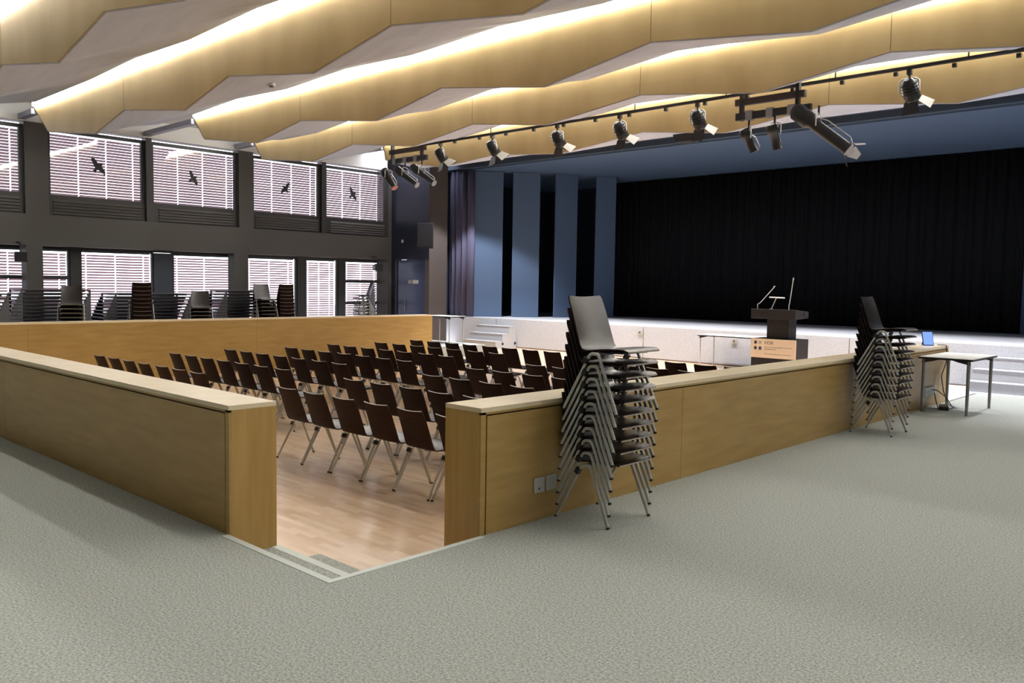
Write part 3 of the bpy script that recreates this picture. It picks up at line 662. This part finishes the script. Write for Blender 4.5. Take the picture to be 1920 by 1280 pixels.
for i, b in enumerate(BF):
    y0 = b['y']; vs = b['v']; xe = b['xe']
    t = thing('wave_baffle', blab[i], 'ceiling baffle', (0, y0, 0), 0, 'wavy beech ceiling baffles')
    # wood skin: straight top edge, folded lower edge
    n = len(vs); tops = [(xe if k == 0 else vs[k][0], 0.0, ZT) for k in range(n)]; lows = [(vs[k][0], 0.0, vs[k][1]) for k in range(n)]
    m = MB(); bt = [(p[0], 0.022, p[2]) for p in tops]; bl = [(p[0], 0.022, p[2]) for p in lows]
    V = tops+lows+bt+bl; Fs = []
    for k in range(n-1):
        Fs += [(k, k+1, n+k+1, n+k), (2*n+k, 3*n+k, 3*n+k+1, 2*n+k+1), (k, 2*n+k, 2*n+k+1, k+1), (n+k, n+k+1, 3*n+k+1, 3*n+k)]
    Fs += [(0, n, 3*n, 2*n), (n-1, 3*n-1, 4*n-1, 2*n-1)]
    m.add(V, Fs); m.build('wood_face', M['baffle'], t)
    # joints between the boards at the high folds
    for k in range(2, n-1, 2):
        if k % 4 == 2 or i == 5:
            x, z = vs[k]; m = MB(); m.box(x-0.004, x+0.004, -0.0012, 0.0, z, ZT); m.build('board_joint', M['groove'], t)
    # pale folded soffit running back to the next light line
    yn = (BF[i+1]['y']-y0-0.5) if i+1 < len(BF) else 1.24
    fz = FARZ[i]; m = MB(); V = []; Fs = []
    lowx = [p[0] for k, p in enumerate(vs) if k % 2 == 1]
    amp = (0.03, 0.03, 0.03, 0.04, 0.10, 0.12, 0.0)[i]
    def far(x):
        d = min((x-(lx+1.2) for lx in lowx), key=abs)
        return fz+amp*(1.0-2.0*min(1.0, abs(d)/2.0))
    def low_z(x):
        for (xa, za), (xb, zb) in zip(vs[:-1], vs[1:]):
            if xa <= x <= xb: return za+(zb-za)*(x-xa)/(xb-xa)
        return vs[-1][1]
    xs = sorted(set([p[0] for p in vs]+[lx+o for lx in lowx for o in (1.2, -0.8) if vs[0][0] < lx+o < vs[-1][0]]))
    for x in xs: V += [(x, 0.022, low_z(x)+0.004), (x, yn, far(x))]
    for k in range(len(xs)-1): Fs += [(2*k, 2*k+2, 2*k+3), (2*k, 2*k+3, 2*k+1)]
    m.add(V, Fs); so = m.build('soffit', M['soffit'], t)
    sd = so.modifiers.new('thickness', 'SOLIDIFY'); sd.thickness = 0.02
    # end board
    m = MB(); zz = vs[0]
    m.add([(xe, 0.0, ZT), (zz[0], 0.0, zz[1]), (zz[0], yn, far(zz[0])), (xe, yn, ZT), (xe+0.03, 0.0, ZT), (zz[0]+0.03, 0.0, zz[1]), (zz[0]+0.03, yn, far(zz[0])), (xe+0.03, yn, ZT)],
          [(0, 1, 2, 3), (4, 7, 6, 5), (0, 4, 5, 1), (1, 5, 6, 2), (2, 6, 7, 3), (3, 7, 4, 0)])
    m.build('end_board', M['soffit'], t)
    # steel bearer to the window wall
    m = MB(); m.box(-18.5, xe-0.005, -0.06, 0.10, 5.38, 5.50); m.build('bearer', M['bearer'], t)
    # the light line above the upper edge
    lt = thing('light_line', 'long fluorescent light line above the top edge of the ' + ['baffle behind the camera', 'baffle above the camera', 'nearest wavy baffle at top left', 'second wavy baffle', 'third wavy baffle', 'fourth wavy baffle', 'baffle nearest the stage'][i],
               'ceiling light', (0, y0, 0), 0, 'light lines of the ceiling')
    m = MB(); m.box(xe+0.1, 8.9, -0.07, -0.01, 5.525, 5.66); m.build('diffuser', M['strip'], lt)
    m = MB(); m.box(xe+0.1, 8.9, -0.09, 0.0, 5.66, 5.74); m.build('housing', M['white'], lt)
    m = MB(); m.box(xe, 8.9, 0.0, 0.02, 5.5, CZ-0.01); m.build('reflector', M['white'], lt)
t = thing('smoke_detector', 'small round ring-shaped detector on pale soffit right of the large beech fold', 'detector', (-9.25, 5.15, 4.98))
q = MB(); q.tube([(0, 0, 0.0), (0, 0, 0.05)], 0.07, 20); q.build('base_ring', M['white'], t)
q = MB(); q.tube([(0, 0, -0.02), (0, 0, 0.0)], [0.03, 0.045], 16); q.build('sensor_dome', M['taupe'], t)
t = thing('dome_detector', 'small white dome detector hanging under the second wavy baffle', 'detector', (-12.35, 4.10, 4.76))
q = MB(); q.tube([(0, 0, 0.0), (0, 0, 0.06), (0, 0, 0.09)], [0.03, 0.065, 0.07], 16); q.build('dome', M['white'], t)
q = MB(); q.box(-0.03, 0.03, -0.03, 0.03, 0.09, 0.13); q.build('mount', M['steel'], t)
# recessed downlights under the last baffle
for k, (x, yy, z) in enumerate(((-13.15, 13.36, 4.955), (-8.78, 13.36, 4.955), (-4.40, 13.36, 4.955), (-2.68, 12.68, 4.945))):
    t = thing('downlight', 'small bright downlight under the last baffle, %s from left' % ORD[k], 'ceiling light', (x, yy, z), 0, 'downlights at the stage edge')
    q = MB(); q.tube([(0, 0, 0.0), (0, 0, 0.10)], 0.055, 16); q.build('housing', M['white'], t)
    q = MB(); q.tube([(0, 0, -0.006), (0, 0, 0.0)], 0.045, 16); q.build('lamp', M['lamp_disc'], t)
    li = bpy.data.lights.new('downlight_beam', 'SPOT'); li.energy = SPOT_W; li.spot_size = math.radians(110); li.spot_blend = 0.9; li.shadow_soft_size = 0.05; li.color = (1.0, 0.96, 0.92)
    lo = bpy.data.objects.new('downlight_beam', li); COL.objects.link(lo); lo.parent = t; lo.location = (0, 0, -0.03)
    lo.rotation_euler = (math.radians(24), 0, 0)

for k, x in enumerate((-14.4, -11.4, -8.4, -5.4, -2.4, 0.6, 3.6)):
    t = thing('recessed_downlight', 'recessed round downlight in the dark apron ceiling, %s from left' % ORD[k], 'ceiling light', (x, 14.9, 5.55), 0, 'downlights in the apron ceiling')
    q = MB(); q.tube([(0, 0, -0.01), (0, 0, 0.0)], 0.11, 18); q.build('trim_ring', M['steel'], t)
    q = MB(); q.tube([(0, 0, -0.016), (0, 0, -0.0101)], 0.09, 18); q.build('lamp', M['lamp_disc'], t)
    li = bpy.data.lights.new('downlight_beam', 'SPOT'); li.energy = APRON_W; li.spot_size = math.radians(102); li.spot_blend = 0.25; li.shadow_soft_size = 0.08; li.color = (0.93, 0.93, 1.0)
    lo = bpy.data.objects.new('downlight_beam', li); COL.objects.link(lo); lo.parent = t; lo.location = (0, 0, -0.05)

# ------------------------------------------------------------------ stage lighting rail, spotlights, bars
RY = 11.6; RZ = 5.18
t = thing('lighting_rail', 'long black lighting pipe under the ceiling in front of the stage', 'lighting rail', (0, RY, RZ))
q = MB(); q.tube([(-12.75, 0, 0.0), (2.5, 0, 0.03)], 0.032, 10); q.build('pipe', M['black_metal'], t)
for k in range(8):
    x = -12.4+k*2.05
    q = MB(); q.tube([(x, 0, 0.0), (x, 0, 0.55)], 0.012, 6); q.build('hanger', M['black_metal'], t)
q = MB()
for k in range(16):
    x = -11.6+k*0.87; q.box(x-0.03, x+0.03, -0.03, 0.03, -0.08, -0.02)
q.build('cable_sockets', M['black'], t)
def make_spot():
    t = thing('stage_spotlight', '', 'stage light')
    q = MB(); q.tube([(0, 0, 0.06), (0, 0, -0.10)], 0.02, 8); q.box(-0.035, 0.035, -0.04, 0.04, -0.03, 0.05); q.build('clamp', M['black_metal'], t)
    q = MB(); q.tube([(-0.15, 0.03, -0.30), (-0.15, 0, -0.13), (-0.1, 0, -0.09), (0.1, 0, -0.09), (0.15, 0, -0.13), (0.15, 0.03, -0.30)], 0.012, 8); q.build('yoke', M['silver'], t)
    a = Vector((0, -0.10, -0.12)); d = Vector((0.1, 0.52, -0.72)).normalized()
    q = MB(); q.tube([a, a+d*0.05, a+d*0.30, a+d*0.34], [0.06, 0.105, 0.125, 0.11], 14); bo = q.build('lamp_body', M['black_metal'], t)
    q = MB()
    for s in range(4): q.tube([a+d*(0.07+0.05*s), a+d*(0.085+0.05*s)], 0.135, 14)
    q.build('cooling_fins', M['black'], bo)
    q = MB(); q.tube([a+d*0.34, a+d*0.35], 0.10, 14); q.build('lens', M['steel'], bo)
    e = a+d*0.35; u = d.cross(Vector((1, 0, 0))).normalized(); r = u.cross(d).normalized()
    for (sd, op) in ((u, 0.9), (-u, 0.45), (r, 0.8), (-r, 0.35)):
        oth = d.cross(sd).normalized(); tip = (d*math.cos(op)+sd*math.sin(op))*0.21
        p = [e+sd*0.11-oth*0.10, e+sd*0.11+oth*0.10, e+sd*0.11+oth*0.14+tip, e+sd*0.11-oth*0.14+tip]
        nn = (p[1]-p[0]).cross(p[2]-p[0]).normalized()*0.004
        q = MB(); q.add([*p, *[v+nn for v in p]], [(0, 1, 2, 3), (7, 6, 5, 4), (0, 4, 5, 1), (1, 5, 6, 2), (2, 6, 7, 3), (3, 7, 4, 0)]); q.build('barn_door', M['black'] if sd is not r else M['plate'], t)
    return t
sp = make_spot()
for k, (x, z) in enumerate(((-12.12, 0.0), (-10.30, 0.0), (-8.30, 0.0), (-6.62, 0.0), (-4.80, 0.0), (-0.95, 0.0))):
    o = sp if k == 0 else copy_tree(sp)
    o.location = (x, RY, RZ-0.06); o.rotation_euler = (0, 0, math.radians((-14, -10, 6, 4, 10, 2)[k]))
    tag(o, 'black stage spotlight with barn doors, %s' % ('rightmost on the rail, apart from the rest' if k == 5 else '%s from left on the rail' % ORD[k]), 'stage light', 'barn door spotlights on the rail')
def bars(label, x0, x1, y, z, two=True):
    t = thing('lighting_bar', label, 'lighting bar', (x0, y, z))
    L = x1-x0
    q = MB(); q.box(0, L, -0.04, 0.04, 0.0, 0.11); q.build('upper_beam', M['brown_metal'], t)
    q = MB(); q.box(0.05, L+0.14, -0.10, -0.03, -0.26, -0.14); q.build('lower_beam', M['black_metal'], t)
    for x in (0.12, L-0.12):
        q = MB(); q.box(x-0.03, x+0.03, -0.05, 0.03, -0.26, 0.40); q.build('hanger', M['black_metal'], t)
    for k in range(3):
        q = MB(); q.box(0.25+k*L*0.3, 0.37+k*L*0.3, -0.13, -0.02, -0.28, -0.12); q.build('clamp', M['steel'], t)
    return t
bars('brown and black double lighting bar hanging at left, by the upper windows', -13.75, -12.35, 11.3, 4.98)
bars('brown and black double lighting bar hanging right, above the lectern', -3.55, -2.30, 10.8, 4.80)
def profile_spot(label, anchor, d, L, r, extra=False, colour=None):
    """anchor: hanging point; d: beam direction"""
    t = thing('profile_spotlight', label, 'stage light', anchor)
    d = Vector(d).normalized(); c = Vector((0, 0, -0.34)); a = c-d*L*0.45
    q = MB(); q.tube([(0, 0, 0.0), (0, 0, -0.14)], 0.018, 8); q.build('clamp', M['black_metal'], t)
    sd = d.cross(Vector((0, 0, 1))).normalized()*(r+0.035)
    q = MB(); q.tube([c+sd, Vector((0, 0, -0.16))+sd, Vector((0, 0, -0.12)), Vector((0, 0, -0.16))-sd, c-sd], 0.010, 8); q.build('yoke', M['silver'], t)
    q = MB(); q.tube([a, a+d*L*0.06, a+d*L*0.30, a+d*L*0.34, a+d*L*0.95, a+d*L], [r*0.8, r*1.25, r*1.25, r*0.85, r*0.85, r], 14); bo = q.build('lamp_body', M['black_metal'], t)
    q = MB(); q.tube([a+d*L, a+d*(L+0.01)], r*0.92, 14); q.build('lens', colour or M['steel'], bo)
    q = MB(); up = sd.cross(d).normalized()*r*0.95
    q.tube([a+d*L*0.36+up, a+d*L*0.5+up*1.5, a+d*L*0.9+up*1.5, a+d*L*0.97+up], 0.012, 6); q.build('top_handle', M['silver'], bo)
    if extra:
        e = a+d*(L+0.01); u = sd.normalized()
        v = u.cross(d).normalized()
        for s1, s2, mm in ((u, v, 'white'), (-u, v, 'white'), (v, u, 'white'), (-v, u, 'black')):
            tip = (d*0.80+s1*0.6)*0.16
            p = [e+s1*r-s2*0.10, e+s1*r+s2*0.10, e+s1*r+s2*0.05+tip, e+s1*r-s2*0.05+tip]; nn = (p[1]-p[0]).cross(p[2]-p[0]).normalized()*0.004
            q = MB(); q.add([*p, *[w_+nn for w_ in p]], [(0, 1, 2, 3), (7, 6, 5, 4), (0, 4, 5, 1), (1, 5, 6, 2), (2, 6, 7, 3), (3, 7, 4, 0)]); q.build('shutter', M[mm], t)
    return t
G3 = 'spotlights on the left hanging bar'
profile_spot('black spotlight with orange-tinted lens, leftmost on the left hanging bar', (-13.72, 11.23, 4.72), (0.6, 0.1, -0.75), 0.62, 0.10, False, mat('orange_gel', (0.42, 0.17, 0.11), 0.3))['group'] = G3
profile_spot('slim black profile spotlight in the middle of the left hanging bar', (-13.05, 11.23, 4.72), (0.85, 0.15, -0.55), 0.85, 0.085)['group'] = G3
profile_spot('slim black profile spotlight, right one on the left hanging bar', (-12.40, 11.23, 4.72), (0.85, 0.15, -0.55), 0.85, 0.085)['group'] = G3
profile_spot('small spotlight hanging leftmost under the right bar, above the lectern', (-3.25, 10.72, 4.54), (0.3, 0.3, -0.8), 0.42, 0.085)
profile_spot('small spotlight hanging under the middle of the right bar, beside the big one', (-2.78, 10.72, 4.56), (0.05, 0.4, -0.8), 0.42, 0.085)
profile_spot('big black profile spotlight with pale shutters, right end of the right bar', (-2.02, 10.70, 4.60), (0.80, 0.12, -0.66), 1.15, 0.115, True)
t = thing('black_monitor_box', 'flat black box hanging below the last baffle, left of the lectern', 'box', (-5.85, 13.0, 4.72))
q = MB(); q.prism([(-0.22, 0.0), (0.25, 0.0), (0.28, 0.17), (-0.30, 0.17)], 'y', -0.15, 0.15); q.build('case', M['black'], t, 0.008)
q = MB(); q.tube([(0, 0, 0.17), (0, 0, 0.5)], 0.015, 8); q.build('hanger', M['black_metal'], t)
